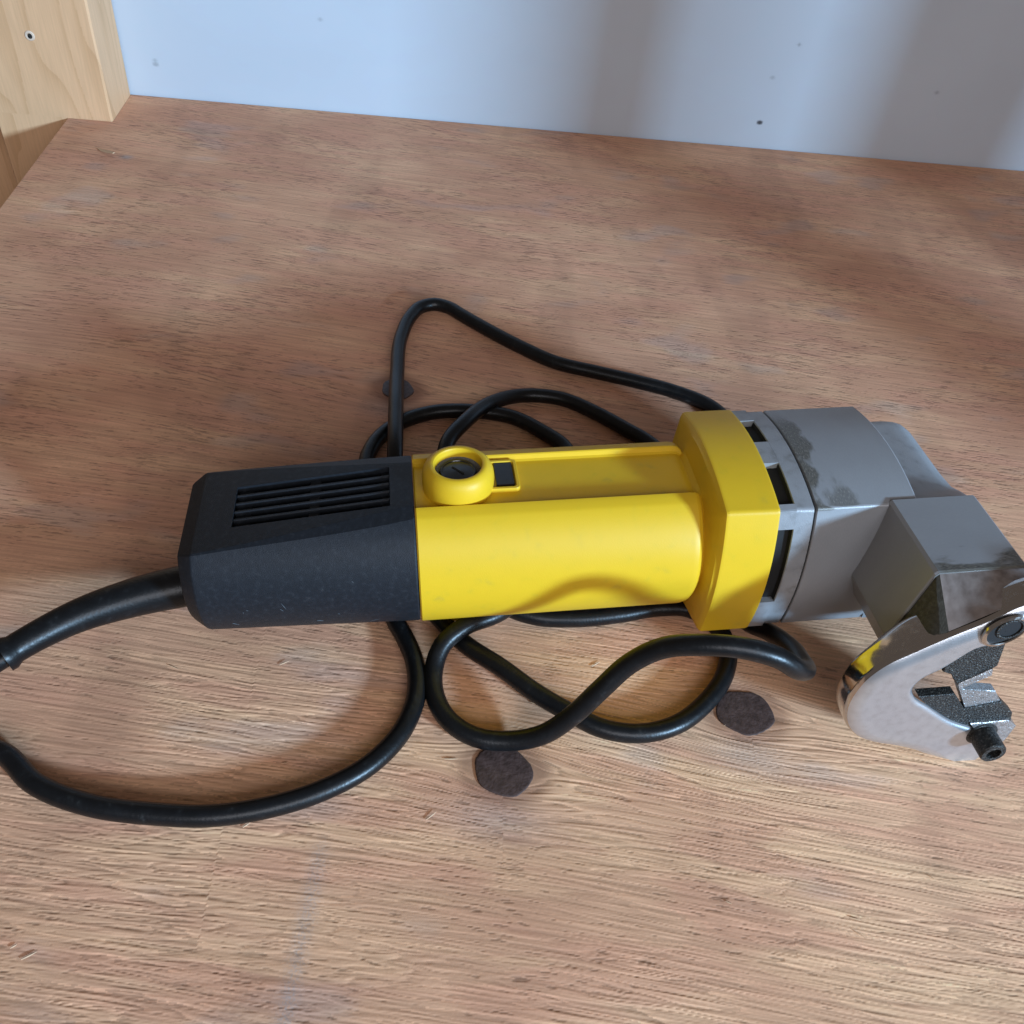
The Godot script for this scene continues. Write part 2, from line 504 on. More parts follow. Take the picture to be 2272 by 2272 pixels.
func setting() -> void:
	# the white board behind
	var t := PackedVector3Array()
	var uv := PackedVector2Array()
	var x0 := -0.36
	var x1 := 0.98
	uv_quad(t, uv, [Vector3(x0, -0.10, -0.664), Vector3(x1, -0.10, -0.664), Vector3(x1, 0.35, -0.664), Vector3(x0, 0.35, -0.664)], [Vector2(0, 1), Vector2(1, 1), Vector2(1, 0), Vector2(0, 0)], Vector3.BACK)
	uv_quad(t, uv, [Vector3(x0, -0.10, -0.670), Vector3(x1, -0.10, -0.670), Vector3(x1, 0.35, -0.670), Vector3(x0, 0.35, -0.670)], [Vector2(0, 1), Vector2(1, 1), Vector2(1, 0), Vector2(0, 0)], Vector3.FORWARD)
	uv_quad(t, uv, [Vector3(x0, 0.35, -0.670), Vector3(x1, 0.35, -0.670), Vector3(x1, 0.35, -0.664), Vector3(x0, 0.35, -0.664)], [Vector2(0, 0), Vector2(1, 0), Vector2(1, 0), Vector2(0, 0)], Vector3.UP)
	uv_quad(t, uv, [Vector3(x1, -0.10, -0.670), Vector3(x1, 0.35, -0.670), Vector3(x1, 0.35, -0.664), Vector3(x1, -0.10, -0.664)], [Vector2(1, 1), Vector2(1, 0), Vector2(1, 0), Vector2(1, 1)], Vector3.RIGHT)
	var wall := place("wall", commit(t, 10.0, uv), white_board(), self)
	wall.set_meta("label", "white painted board wall rising behind the plywood shelf")
	wall.set_meta("category", "wall")

	var unit := thing("plywood_shelf", "bare reddish plywood shelf with dark knots and a pale pine corner post", "shelf")
	# the board: notched round the back left post
	t = PackedVector3Array()
	uv = PackedVector2Array()
	var out := [Vector2(-0.2346, -0.6625), Vector2(0.97, -0.6625), Vector2(0.97, -0.045), Vector2(-0.2650, -0.045), Vector2(-0.2635, -0.6183), Vector2(-0.2346, -0.6183)]
	var at := func(p: Vector2) -> Vector2: return Vector2((p.x - WX) / WW, (p.y - WZ) / WH)
	var idx := Geometry2D.triangulate_polygon(PackedVector2Array(out.map(func(p): return p * 1000.0)))
	for side in [0.0, -0.018]:
		for i in range(0, idx.size(), 3):
			var tri := [idx[i], idx[i + 1], idx[i + 2]]
			var q := tri.map(func(k): return Vector3(out[k].x, side, out[k].y))
			var up: float = (q[2] - q[0]).cross(q[1] - q[0]).y
			if (up > 0.0) != (side == 0.0):
				tri = [tri[0], tri[2], tri[1]]
			for k in tri:
				t.append(Vector3(out[k].x, side, out[k].y))
				uv.append(at.call(out[k]))
	for i in out.size():
		var a: Vector2 = out[i]
		var b: Vector2 = out[(i + 1) % out.size()]
		var d := b - a
		uv_quad(t, uv, [Vector3(a.x, 0, a.y), Vector3(b.x, 0, b.y), Vector3(b.x, -0.018, b.y), Vector3(a.x, -0.018, a.y)], [at.call(a), at.call(b), at.call(b) + Vector2(0, .01), at.call(a) + Vector2(0, .01)], Vector3(-d.y, 0, d.x) * -1.0)
	var board := place("board", commit(t, 10.0, uv), plywood(), unit)
	var km := coated("knot_wood", [[0.0, lin(.040, .024, .020)], [0.4, lin(.062, .037, .032)], [0.7, lin(.078, .048, .042)], [1.0, lin(.11, .07, .062)]], 0.02, 0.5, 0.0, 0.012, 0.05, 24.0, 91)
	for k in knots:
		var tt := PackedVector3Array()
		var rings := []
		var wob := []
		for j in 44: wob.append(1.0 + 0.05 * sin(j * TAU / 44 * 2 + k.x) + 0.03 * sin(j * TAU / 44 * 5 + k.y) + rng.randf_range(-0.012, 0.012))
		for e in [[1.0, 0.0001], [0.985, 0.0005], [0.93, 0.0007], [0.5, 0.0008]]:
			var ring := PackedVector3Array()
			for j in 44:
				var g := TAU * j / 44.0
				ring.append(Vector3(k.x * .001 + cos(g) * k.z * .00098 * wob[j] * e[0], e[1], k.y * .001 + sin(g) * k.z * .00092 * wob[j] * e[0]))
			rings.append(ring)
		loft(tt, rings, true, 2)
		part("knot", tt, km, board, 40.0)
	# lifted splinter by the post
	var sp := PackedVector3Array()
	var d := (V(-217.9, 0, -569) - V(-234.5, 0, -579.2)).normalized()
	var o := d.cross(Vector3.UP)
	for s in 1:
		var rings := []
		for e in [[0.0, 0.0002, 0.0], [0.3, 0.0014, 0.0004], [0.75, 0.0018, 0.0014], [1.0, 0.0012, 0.0020]]:
			var c: Vector3 = V(-233.0, 0.0, -578.4) + d * 0.015 * e[0] + Vector3.UP * (e[2] + 0.0003)
			rings.append(PackedVector3Array([c - o * e[1], c + Vector3.UP * 0.0005, c + o * e[1], c - Vector3.UP * 0.0004]))
		loft(sp, rings)
	var spm := surf("fresh_splinter", 0.7)
	spm.albedo_color = lin(.5, .33, .2)
	part("splinter", sp, spm, board)
	for i in 16:
		var c := Vector3(rng.randf_range(-0.12, 0.20), 0.0003, rng.randf_range(-0.20, -0.09))
		var dd := Vector3(1.0, rng.randf_range(-0.02, 0.10), rng.randf_range(-0.9, 0.9)).normalized()
		var oo := dd.cross(Vector3.UP).normalized() * rng.randf_range(0.00012, 0.0003)
		var ln := rng.randf_range(0.0015, 0.0048)
		var bit := PackedVector3Array()
		loft(bit, [PackedVector3Array([c - oo * 0.3, c + Vector3.UP * 0.0002, c + oo * 0.3]), PackedVector3Array([c + dd * ln * 0.5 - oo, c + dd * ln * 0.5 + Vector3.UP * 0.0003, c + dd * ln * 0.5 + oo]), PackedVector3Array([c + dd * ln - oo * 0.2, c + dd * ln + Vector3.UP * 0.0001, c + dd * ln + oo * 0.2])])
		part("splinter", bit, spm, board)
	var pm := pine()
	var post := place("upright_post", box_uv(Vector3(-0.3115, -0.30, -0.6630), Vector3(-0.2348, 0.42, -0.6188)), pm, unit)
	# nail hole with a torn pale lip
	var nh := PackedVector3Array()
	lathe(nh, Vector3(-0.2745, 0.0507, -0.6188), Vector3.BACK, Vector3.RIGHT, [[0.0031, 0.0001], [0.0027, 0.0006], [0.0018, 0.0007], [0.0014, 0.0002]], 20)
	var lip := surf("torn_wood", 0.7)
	lip.albedo_color = lin(.66, .52, .40)
	var hole := part("nail_hole", nh, lip, post)
	var nd := PackedVector3Array()
	lathe(nd, Vector3(-0.2740, 0.0503, -0.6188), Vector3.BACK, Vector3.RIGHT, [[0.0018, 0.0002], [0.0017, 0.0005], [0.0001, 0.0006]], 16)
	part("hole_disc", nd, M.dark_steel, hole)  # dark disc in the middle of the hole
	place("side_board", box_uv(Vector3(-0.352, -0.30, -0.6630), Vector3(-0.3125, 0.42, -0.640)), pm, unit)
	# unseen uprights, out of view, placed to cast shade bands on the wall
	place("upright_post", box_uv(Vector3(0.515, -0.30, -0.170), Vector3(0.575, 0.42, -0.100)), pm, unit)
	place("upright_post", box_uv(Vector3(0.698, -0.30, -0.135), Vector3(0.805, 0.42, -0.060)), pm, unit)

# ---------------------------------------------------------------- the shear, in its own frame: x along the body, y up through the switch, z to the side
func arched(s: float, hw: float, bulge: float, r := 0.002, n := 12) -> PackedVector3Array:
	var ring := PackedVector3Array()
	for k in 4:
		var nx := [Vector2(0, 1), Vector2(1, 0), Vector2(0, -1), Vector2(-1, 0)][k] as Vector2   # (w, u)
		var tx := [Vector2(1, 0), Vector2(0, -1), Vector2(-1, 0), Vector2(0, 1)][k] as Vector2
		for i in n + 1:
			var t := -1.0 + 2.0 * i / n
			var p := tx * t * (hw - r) + nx * (hw + bulge * (1.0 - t * t))
			ring.append(Vector3(s, p.y, p.x))
		var c := (nx + tx) * (hw - r)
		for g in [0.25, 0.5, 0.75]:
			var q: Vector2 = c + (nx * cos(g * PI / 2) + tx * sin(g * PI / 2)) * r
			ring.append(Vector3(s, q.y, q.x))
	return ring

func rounded(s: float, like: PackedVector3Array, r: float, flat: float, mix_ := 0.0) -> PackedVector3Array:
	var ring := PackedVector3Array()
	for p in like:
		var g := atan2(p.z, p.y)
		var q := Vector3(s, minf(cos(g) * r, flat), sin(g) * r)
		ring.append(q.lerp(Vector3(s, p.y, p.z), mix_))
	return ring

# body section: round, with a flat channel between two ridges on top and the same below
func body_ring(s: float, R: float, k := 1.0, deep := 0.0024) -> PackedVector3Array:
	var half: Array[Vector2] = [Vector2(0.0, .0262 - deep), Vector2(.0060, .0262 - deep), Vector2(.0118, .0262 - deep), Vector2(.0127, .0262 - deep + .0005), Vector2(.0131, .0259), Vector2(.0135, .0262), Vector2(.0150, .0259), Vector2(.0170, .0251), Vector2(.0183, .0245)]
	var g0 := atan2(.0183, .0245)
	for i in range(1, 19):
		var g := lerpf(g0, PI - 0.45, i / 18.0)
		half.append(Vector2(sin(g) * R, cos(g) * R))
	half.append(Vector2(.0095, -.0281))
	half.append(Vector2(.0, -.0281))
	var ring := PackedVector3Array()
	for p in half: ring.append(Vector3(s, p.y * k, p.x * k))
	for i in range(half.size() - 2, 0, -1): ring.append(Vector3(s, half[i].y * k, -half[i].x * k))
	return ring

# rear cap section: circle cut by a flat top; open = without the strip that the vent takes
func cap_top(s: float) -> float:
	return .0262 + s * 0.105

func cap_ring(s: float, R: float, k := 1.0) -> PackedVector3Array:
	var top := cap_top(maxf(s, -.0749))
	var hw := sqrt(R * R - top * top)
	var f := smoothstep(-.078, 0.0, s)
	var g0 := atan2(hw, top) + 0.015 + 0.07 * f
	var e := Vector2(sin(g0) * R, cos(g0) * R)
	var inner := Vector2(maxf(.0109, hw - .0006 - .0030 * f), top)
	var half: Array[Vector2] = [Vector2(.0106, top), inner, inner + Vector2(.0003, -.0001), inner.lerp(e, 0.5), e]
	for i in range(1, 25):
		var g := lerpf(g0, PI, i / 24.0)
		half.append(Vector2(sin(g) * R, cos(g) * R))
	var ring := PackedVector3Array()
	for p in half: ring.append(Vector3(s, p.y * k, p.x * k))
	for i in range(half.size() - 2, -1, -1): ring.append(Vector3(s, half[i].y * k, -half[i].x * k))
	return ring

func cap_R(s: float) -> float:
	return BODY - 0.0003 + s * 0.024

func rear() -> void:
	var t := PackedVector3Array()
	var front := []
	for s in [0.0, -.0006, -.004, -.008]: front.append(cap_ring(s, cap_R(s) - (.0004 if s == 0.0 else 0.0)))
	loft(t, front, true, 1)
	var mid := []
	for i in 10:
		var s := lerpf(-.008, -.062, i / 9.0)
		mid.append(cap_ring(s, cap_R(s)))
	loft(t, mid, false, 0)
	var back := []
	for s in [-.062, -.066, -.070, -.0740]: back.append(cap_ring(s, cap_R(s)))
	back.append(cap_ring(-.0749, cap_R(-.0749), .990))
	back.append(cap_ring(-.0786, cap_R(-.0749), .885))
	back.append(cap_ring(-.0794, cap_R(-.0749), .855))
	loft(t, back, true, 2)
	# the vent's sunk tray
	var w := .0106
	var deep := .0075
	var a := Vector3(-.062, cap_top(-.062), 0)
	var b := Vector3(-.008, cap_top(-.008), 0)
	var dn := Vector3(0, -deep, 0)
	var z := Vector3(0, 0, w)
	quad(t, a - z, b - z, b - z + dn, a - z + dn, Vector3.BACK)
	quad(t, a + z, b + z, b + z + dn, a + z + dn, Vector3.FORWARD)
	quad(t, a - z, a + z, a + z + dn, a - z + dn, Vector3.RIGHT)
	quad(t, b - z, b + z, b + z + dn, b - z + dn, Vector3.LEFT)
	var body := part("rear_cap", t, M.black, tool_root, 24.0, "matte black rear cap with scuffs and a slotted vent")
	var f := PackedVector3Array()
	quad(f, a - z + dn, b - z + dn, b + z + dn, a + z + dn, Vector3.UP)
	part("vent_cavity", f, M.black_deep, body)
	# lengthwise slats and the cross bar under them
	var dir := (b - a).normalized()
	var up := Vector3(-dir.y, dir.x, 0)
	var c := (a + b) * 0.5
	for k in 4:
		var zz := -.0106 + .0212 * (k + 1) / 5.0
		var s := PackedVector3Array()
		block(s, c - up * .0026 + Vector3(0, 0, zz), Vector3(.0272, .0022, .00062), dir, up, Vector3.BACK, .0003)
		part("vent_slat", s, M.black, body, 20.0)
	var cb := PackedVector3Array()
	block(cb, c - up * .0034 + dir * .0005, Vector3(.0019, .0018, .0106), dir, up, Vector3.BACK, .0003)
	part("vent_bar", cb, M.black, body, 20.0)
	for e in [[a + dir * .0028, .0028], [b - dir * .0016, .0016]]:
		var ramp_ := PackedVector3Array()
		block(ramp_, e[0] - up * .0048, Vector3(e[1], .0026, .0106), dir, up, Vector3.BACK, .0004)
		part("vent_ledge", ramp_, M.black, body, 20.0)
	# light scuffs on the side
	var sc := surf("scuff", 0.7)
	sc.albedo_color = lin(.11, .12, .13)
	for e in [[-.046, 1.62, .0040, 1.2], [-.047, 1.68, .0016, .9], [-.060, 1.70, .0012, 1.5], [-.0585, 1.66, .0009, .4], [-.022, 1.30, .0011, .8], [-.035, 2.00, .0022, .25], [-.064, 1.98, .0026, .7], [-.016, 2.08, .0045, 2.6], [-.028, 1.82, .0008, .3]]:
		var u := PackedVector3Array()
		var ring := []
		for i in 5:
			var q := i / 4.0 - 0.5
			var g: float = e[1] + sin(e[3]) * q * e[2] / .0295
			var rr := cap_R(e[0]) + .00003
			var p := Vector3(e[0] + cos(e[3]) * q * e[2], cos(g) * rr, sin(g) * rr)
			var nn := Vector3(0, cos(g), sin(g))
			var ac := nn.cross(Vector3(cos(e[3]), 0, 0) + Vector3(0, -sin(g), cos(g)) * sin(e[3])).normalized() * .00009 * (1.05 - absf(q) * 2.0)
			ring.append(PackedVector3Array([p - ac - nn * .0001, p - ac * 0.5 + nn * .00004, p + ac * 0.5 + nn * .00004, p + ac - nn * .0001]))
		loft(u, ring)
		part("scuff", u, sc, body)
	# cable gland and the tapered sleeve
	var g := PackedVector3Array()
	lathe(g, Vector3(-.0866, -.0130, .0028), Vector3.RIGHT, Vector3.UP, [[.0001, .0045], [.0098, .0045], [.0108, .0055], [.0110, .012]], 36)
	part("cable_gland", g, M.black, tool_root, 30.0)
	var inv := TOOL.affine_inverse()
	var pts := PackedVector3Array([Vector3(-.078, -.0130, .0028)])
	for p in [V(-109.5,17.5,-208.7),V(-124.9,18.5,-199.2),V(-137.4,18.5,-188.5),V(-144.7,17.8,-181.5)]: pts.append(inv * p)
	var path := catmull(pts, .002)
	var sl := PackedVector3Array()
	tube(sl, path, func(q: float) -> float: return lerpf(.0078, .0050, smoothstep(0.0, 1.0, q)) + (.0010 if q > .965 else 0.0), 28)
	part("cord_sleeve", sl, M.rubber, tool_root, 40.0)
	# mould line along the sleeve
	var cord := PackedVector3Array()
	for p in [V(-141.5,17.5,-184.4),V(-148.6,15.5,-178.6),V(-157.0,11.0,-172.4),V(-159.4,8.0,-165.0),V(-153.9,5.0,-159.1),V(-145.6,3.5,-155.9),V(-139.0,3.5,-153.7),V(-125.9,3.5,-143.7),V(-106.4,3.5,-136.8),V(-85.1,3.5,-134.5),V(-71.3,3.5,-134.3),V(-50.9,3.5,-138.0),V(-33.9,3.5,-144.8),V(-20.3,3.5,-154.1),V(-10.0,3.5,-168.2),V(-6.3,3.5,-183.0),V(-7.9,3.5,-196.3),V(-12.8,3.5,-208.0),V(-16.7,3.5,-215.2),V(-20.0,3.5,-232.7),V(-22.2,3.5,-260.9),V(-22.6,3.5,-285.8),V(-22.9,10.0,-298.4),V(-24.8,10.4,-329.2),V(-26.6,6.0,-360.6),V(-26.9,3.5,-396.8),V(-23.4,3.5,-414.2),V(-18.9,3.5,-423.2),V(-11.4,3.5,-427.1),V(-3.9,3.5,-425.0),V(3.7,3.5,-418.5),V(18.8,3.5,-405.9),V(34.8,3.5,-393.8),V(52.6,3.5,-382.7),V(72.7,3.5,-377.0),V(92.4,3.5,-371.7),V(112.0,3.5,-365.2),V(128.4,3.5,-355.7),V(140.4,3.5,-331.6),V(139.9,3.5,-295.6),V(131.7,3.5,-259.9),V(122.7,3.5,-236.3),V(121.7,3.8,-222.0),V(126.7,9.0,-213.8),V(128.5,22.0,-196.7),V(125.0,34.0,-182.3),V(121.8,42.0,-173.3),V(116.5,47.5,-169.7),V(108.2,54.0,-169.1),V(95.2,57.0,-170.2),V(83.5,55.0,-172.0),V(72.9,49.0,-174.6),V(63.6,40.0,-174.3),V(55.4,30.0,-170.6),V(47.3,19.0,-167.0),V(37.8,9.5,-164.5),V(26.8,4.5,-164.5),V(15.2,3.5,-166.0),V(6.2,3.5,-171.6),V(0.4,3.5,-181.7),V(-0.7,4.5,-192.1),V(2.0,8.5,-200.6),V(9.4,10.8,-207.5),V(21.8,10.8,-214.4),V(32.8,9.5,-225.9),V(44.6,6.0,-251.7),V(54.5,3.5,-285.5),V(53.1,3.5,-319.9),V(43.5,3.5,-328.7),V(30.3,3.5,-337.4),V(11.6,3.5,-340.2),V(-6.2,3.5,-338.1),V(-22.1,3.5,-329.3),V(-31.8,3.5,-317.0),V(-35.7,3.5,-302.5),V(-31.5,3.5,-278.7),V(-20.2,3.5,-249.4),V(-8.2,3.5,-228.1),V(2.7,3.5,-213.8),V(9.8,3.5,-205.8),V(24.2,3.5,-195.2),V(37.3,3.5,-184.6),V(50.0,3.5,-176.6),V(58.8,3.5,-171.8),V(72.5,3.5,-169.9),V(87.1,3.5,-174.1),V(99.9,3.5,-184.4),V(108.9,3.5,-197.1),V(112.0,3.5,-208.9),V(108.6,3.5,-219.9),V(99.4,3.5,-227.0),V(86.9,3.5,-226.8),V(70.9,3.5,-222.7),V(52.4,3.5,-219.5),V(38.3,3.5,-219.5),V(28.4,3.5,-222.7),V(15.6,3.5,-236.4),V(4.2,3.5,-259.8),V(-0.8,6.0,-288.4),V(0.0,9.8,-311.1),V(7.1,10.4,-324.1),V(18.9,7.0,-342.6),V(36.2,3.5,-354.6),V(53.7,3.5,-353.9),V(70.4,3.5,-344.7),V(84.2,3.5,-334.0),V(93.4,3.5,-326.5),V(103.9,3.5,-310.0),V(108.0,3.5,-286.4)]: cord.append(inv * p)
	cord.insert(0, path[-1])
	cord.insert(0, path[-6])
	var ct := PackedVector3Array()
	tube(ct, catmull(cord, .0024), func(_q: float) -> float: return .00352, 18)
	part("power_cord", ct, M.rubber, tool_root, 40.0, "long black rubber cord looped under and in front of the tool")

func housing() -> void:
	var t := PackedVector3Array()
	var rings := []
	rings.append(body_ring(0.0003, BODY, .985))
	rings.append(body_ring(0.0008, BODY))
	for i in range(1, 10): rings.append(body_ring(lerpf(.0008, .0962, i / 9.0), BODY))
	rings.append(body_ring(.0984, BODY, .985))
	rings.append(body_ring(.0999, BODY, .945))
	rings.append(body_ring(.1010, BODY, .86))
	loft(t, rings, true, 1)
	var body := part("motor_housing", t, M.yellow, tool_root, 26.0, "bright yellow plastic motor housing with a flat channel on top")
	# collar that grows from the round body to the square gear end
	t = PackedVector3Array()
	var sq := arched(.1042, .0302, .0042)
	rings = [rounded(.0945, sq, .0252, .0226), rounded(.0995, sq, .0256, .0230), rounded(.1010, sq, .0266, .0240, .08), rounded(.1020, sq, .0284, .0270, .3), rounded(.1029, sq, .0300, .0300, .65)]
	for i in rings.size(): pass
	rings.append(arched(.1036, .0292, .0040))
	rings.append(arched(.1044, .0300, .0042))
	rings.append(sq)
	rings[-1] = arched(.1054, .0302, .0042)
	rings.append(arched(.1222, .0302, .0042))
	rings.append(arched(.1230, .0300, .0042))
	rings.append(arched(.1234, .0294, .0041))
	loft(t, rings, true, 2)
	part("front_collar", t, M.yellow, tool_root, 24.0, "square yellow collar with arched sides")
	# round switch boss with the black push button
	var k := PackedVector3Array()
	var at := Vector3(.0160, 0, .0004)
	lathe(k, at, Vector3.UP, Vector3.RIGHT, [[.0122, .0225], [.0126, .0260], [.0127, .0285], [.0124, .0310], [.0116, .0328], [.0104, .0340], [.0094, .0343], [.0086, .0341], [.0082, .0334], [.0080, .0275]], 64)
	var boss := part("switch_boss", k, M.yellow, body, 40.0, "raised round yellow boss round the push button")
	k = PackedVector3Array()
	lathe(k, at, Vector3.UP, Vector3.RIGHT, [[.0081, .0308], [.0078, .0306], [.0066, .0300], [.0064, .0292]], 48)
	part("dust_ring", k, M.dust, boss, 40.0)
	k = PackedVector3Array()
	lathe(k, at, Vector3.UP, Vector3.RIGHT, [[.0064, .0285], [.0064, .0306], [.0061, .0311], [.0056, .0311], [.0054, .0308], [.0052, .0308], [.0001, .0310]], 48)
	part("push_button", k, M.gloss, boss, 30.0)
	k = PackedVector3Array()
	var d := Vector3(.0042, 0, .0046).normalized()
	block(k, at + Vector3.UP * .03105, Vector3(.0028, .00022, .00035), d, Vector3.UP, d.cross(Vector3.UP), .0001)
	part("button_mark", k, M.black_deep, boss, 20.0)
	# same boss, shallow, on the underside
	k = PackedVector3Array()
	lathe(k, Vector3(.0180, 0, .004), Vector3.DOWN, Vector3.RIGHT, [[.0125, .022], [.0125, .0300], [.0115, .0312], [.0001, .0312]], 40)
	part("under_boss", k, M.yellow, body, 40.0)
	# framed opening of the slide switch
	var rr := func(s0: float, s1: float, w0: float, w1: float, r: float, y: float) -> PackedVector3Array:
		var ring := PackedVector3Array()
		for c in [[s1 - r, w1 - r, 0.0], [s0 + r, w1 - r, 0.25], [s0 + r, w0 + r, 0.5], [s1 - r, w0 + r, 0.75]]:
			for i in 5:
				var g: float = (c[2] + 0.25 * i / 4.0) * TAU
				ring.append(Vector3(c[0] + cos(g) * r, y, c[1] + sin(g) * r))
		return ring
	var fl := .0238
	t = PackedVector3Array()
	rings = [rr.call(.020, .0378, -.0116, .0052, .0016, fl - .0004), rr.call(.0201, .0377, -.0115, .0051, .0016, fl + .0013), rr.call(.0203, .0375, -.0113, .0049, .0015, fl + .0017), rr.call(.0212, .0366, -.0104, .0040, .0012, fl + .0017), rr.call(.0214, .0364, -.0102, .0038, .0012, fl + .0013), rr.call(.0216, .0363, -.0101, .0037, .0012, fl + .0003)]
	loft(t, rings, true, 0)
	part("slide_frame", t, M.yellow, body, 30.0)
	t = PackedVector3Array()
	block(t, Vector3(.0327, fl + .0004, -.0042), Vector3(.0033, .0009, .0064), Vector3.RIGHT, Vector3.UP, Vector3.BACK, .0002)
	part("slide_window", t, M.gloss, body, 20.0)

func sector(t: PackedVector3Array, s0: float, s1: float, hw: float, bulge: float, depth: float, face_: int, a: float, b: float) -> void:
	var nx := [Vector2(0, 1), Vector2(1, 0), Vector2(0, -1), Vector2(-1, 0)][face_] as Vector2
	var tx := [Vector2(1, 0), Vector2(0, -1), Vector2(-1, 0), Vector2(0, 1)][face_] as Vector2
	var ring0 := PackedVector3Array()
	for i in 5:
		var x := lerpf(a, b, i / 4.0)
		var q := clampf(x / hw, -1.0, 1.0)
		var p := tx * x + nx * (hw + bulge * (1.0 - q * q))
		ring0.append(Vector3(0, p.y, p.x))
	for i in range(4, -1, -1):
		var x := lerpf(a, b, i / 4.0)
		var p := tx * x + nx * (hw - depth)
		ring0.append(Vector3(0, p.y, p.x))
	var rings := []
	for s in [s0, s1]:
		var ring := PackedVector3Array()
		for p in ring0: ring.append(Vector3(s, p.y, p.z))
		rings.append(ring)
	loft(t, rings)

func grime_paint(along: float, where: Callable, seed_: int) -> StandardMaterial3D:
	var f := noise(0.035, 4, seed_)
	var g := noise(0.4, 2, seed_ + 1)
	var im := Image.create(256, 512, false, Image.FORMAT_RGB8)
	for y in 512:
		for x in 256:
			var n := f.get_noise_2d(x * along, y * 0.8)
			var k := g.get_noise_2d(x, y)
			var d: float = where.call(x / 256.0, y / 512.0, n)
			var c := Color(.285, .292, .305) * (1.0 + k * 0.05 + n * 0.04)
			var dirt := Color(.085, .076, .056) * (1.0 + k * 1.3)
			if k > 0.55: dirt = Color(.30, .28, .25)
			c = c.lerp(dirt, clampf(d, 0.0, 0.85))
			im.set_pixel(x, y, Color(c.r, c.g, c.b).linear_to_srgb())
	var m := surf("grimy_grey_paint", 0.36, 0.15)
	m.albedo_texture = ImageTexture.create_from_image(im)
	m.texture_repeat = false
	m.heightmap_enabled = true
	m.heightmap_texture = tex(noise(0.3, 2, seed_ + 3), 512)
	m.heightmap_scale = 0.003
	return m

func gear() -> void:
	# ring of vent slots next to the collar
	var t := PackedVector3Array()
	loft(t, [arched(.1230, .0272, .0037), arched(.1286, .0272, .0037), arched(.1288, .0287, .0040), arched(.1300, .0285, .0040)], true, 3)
	var core := part("slot_shade_core", t, M.black_deep, tool_root, 24.0)  # near-black core paints deep shade into the shallow slots
	t = PackedVector3Array()
	var uv := PackedVector2Array()
	loft(t, [arched(.1289, .0280, .0039), arched(.1289, .0290, .0040), arched(.1291, .0293, .0040), arched(.1354, .0293, .0040), arched(.1357, .0289, .0040)], true, 0)
	var ring := part("slotted_ring", t, M.grey, tool_root, 24.0, "grey ring with dark cooling slots")
	for face_ in 4:
		for r in ([[-.0291, -.0195], [-.0040, .0080], [.0268, .0291]] if face_ % 2 == 0 else [[-.0291, -.0220], [.0125, .0291]]):
			t = PackedVector3Array()
			sector(t, .1228, .1290, .0293, .0040, .0030, face_, r[0], r[1])
			part("slot_bridge", t, M.grey, ring, 24.0)
	t = PackedVector3Array()
	loft(t, [arched(.1352, .0284, .0038), arched(.1368, .0284, .0038)], true, 0)
	part("seam", t, M.seam, tool_root, 24.0)
	# square gear case
	t = PackedVector3Array()
	var rings := [arched(.1362, .0289, .0040, .0014), arched(.1366, .0293, .0040, .0014)]
	for i in range(1, 9): rings.append(arched(lerpf(.1366, .1722, i / 8.0), .0293, .0040, .0014))
	rings.append(arched(.1728, .0289, .0040, .0014))
	rings.append(arched(.1732, .0280, .0038, .0014))
	loft(t, rings, true, 3, uv)
	# the ring of points starts at the back end of the top face: top is v 0..0.25
	var dirty := grime_paint(0.5, func(u: float, v: float, n: float) -> float:
		var top := smoothstep(0.0, 0.05, v) * (1.0 - smoothstep(0.23, 0.255, v))
		var band := 1.0 - smoothstep(0.11, 0.21, u - 0.24 * n - 0.04 * sin(v * 31.0))
		var blob := (1.0 - smoothstep(0.5, 1.0, Vector2((u - 0.30) / 0.14, (v - 0.185) / 0.035).length() + n * 0.9)) * 0.55
		return maxf(top * band * 0.8, blob) + 0.5 * (1.0 - smoothstep(0.02, 0.05, u)), 101)
	place("gear_case", commit(t, 20.0, uv), dirty, tool_root, "square grey gear case with oily grime along its seam")
	# low nose behind the neck
	t = PackedVector3Array()
	var prof := [[-.026, -.028], [-.0325, -.020], [-.0330, .010], [-.0325, .0165], [-.0295, .0205], [-.0250, .0214], [.0040, .0214], [.0130, .0222], [.0200, .0252], [.0260, .0282], [.0300, .0294], [.0300, -.028]]
	rings = []
	for e in [[.168, 1.0], [.1870, 1.0], [.1915, .985], [.1945, .955], [.1962, .91]]:
		var q := PackedVector3Array()
		for p in prof: q.append(Vector3(e[0] , p[1] * e[1], p[0] if p[0] > .025 else p[0] * e[1]))
		rings.append(q)
	loft(t, rings, true, 2)
	part("gear_nose", t, M.grey, tool_root, 28.0)
	# neck that carries the cutter, pointing out sideways
	var hex := [[.1622, .0292], [.1632, .0302], [.1926, .0302], [.1938, .0292], [.2010, .0005], [.2010, -.0005], [.1970, -.011], [.1900, -.0165], [.1660, -.0165], [.1590, -.011], [.1550, -.0005], [.1550, .0005]]
	t = PackedVector3Array()
	uv = PackedVector2Array()
	rings = []
	for e in [[.0280, 0.0], [.033, 0.0], [.039, 0.0], [.045, 0.0], [.051, 0.0], [.057, 0.0], [.0625, 0.0], [.0632, .0005]]:
		var q := PackedVector3Array()
		for p in hex: q.append(Vector3(lerpf(p[0], .178, e[1] / .03), lerpf(p[1], .007, e[1] / .03), e[0]))
		rings.append(q)
	loft(t, rings, true, 3, uv)
	var dirty2 := grime_paint(0.5, func(u: float, v: float, n: float) -> float:
		var top := smoothstep(0.0, 0.02, v - 0.07) * (1.0 - smoothstep(0.25, 0.27, v))
		return top * smoothstep(0.70, 0.80, u - n * 0.22) * 0.85 + 0.6 * smoothstep(0.965, 0.99, u), 121)
	place("cutter_neck", commit(t, 18.0, uv), dirty2, tool_root, "faceted dark grey neck that carries the cutter")

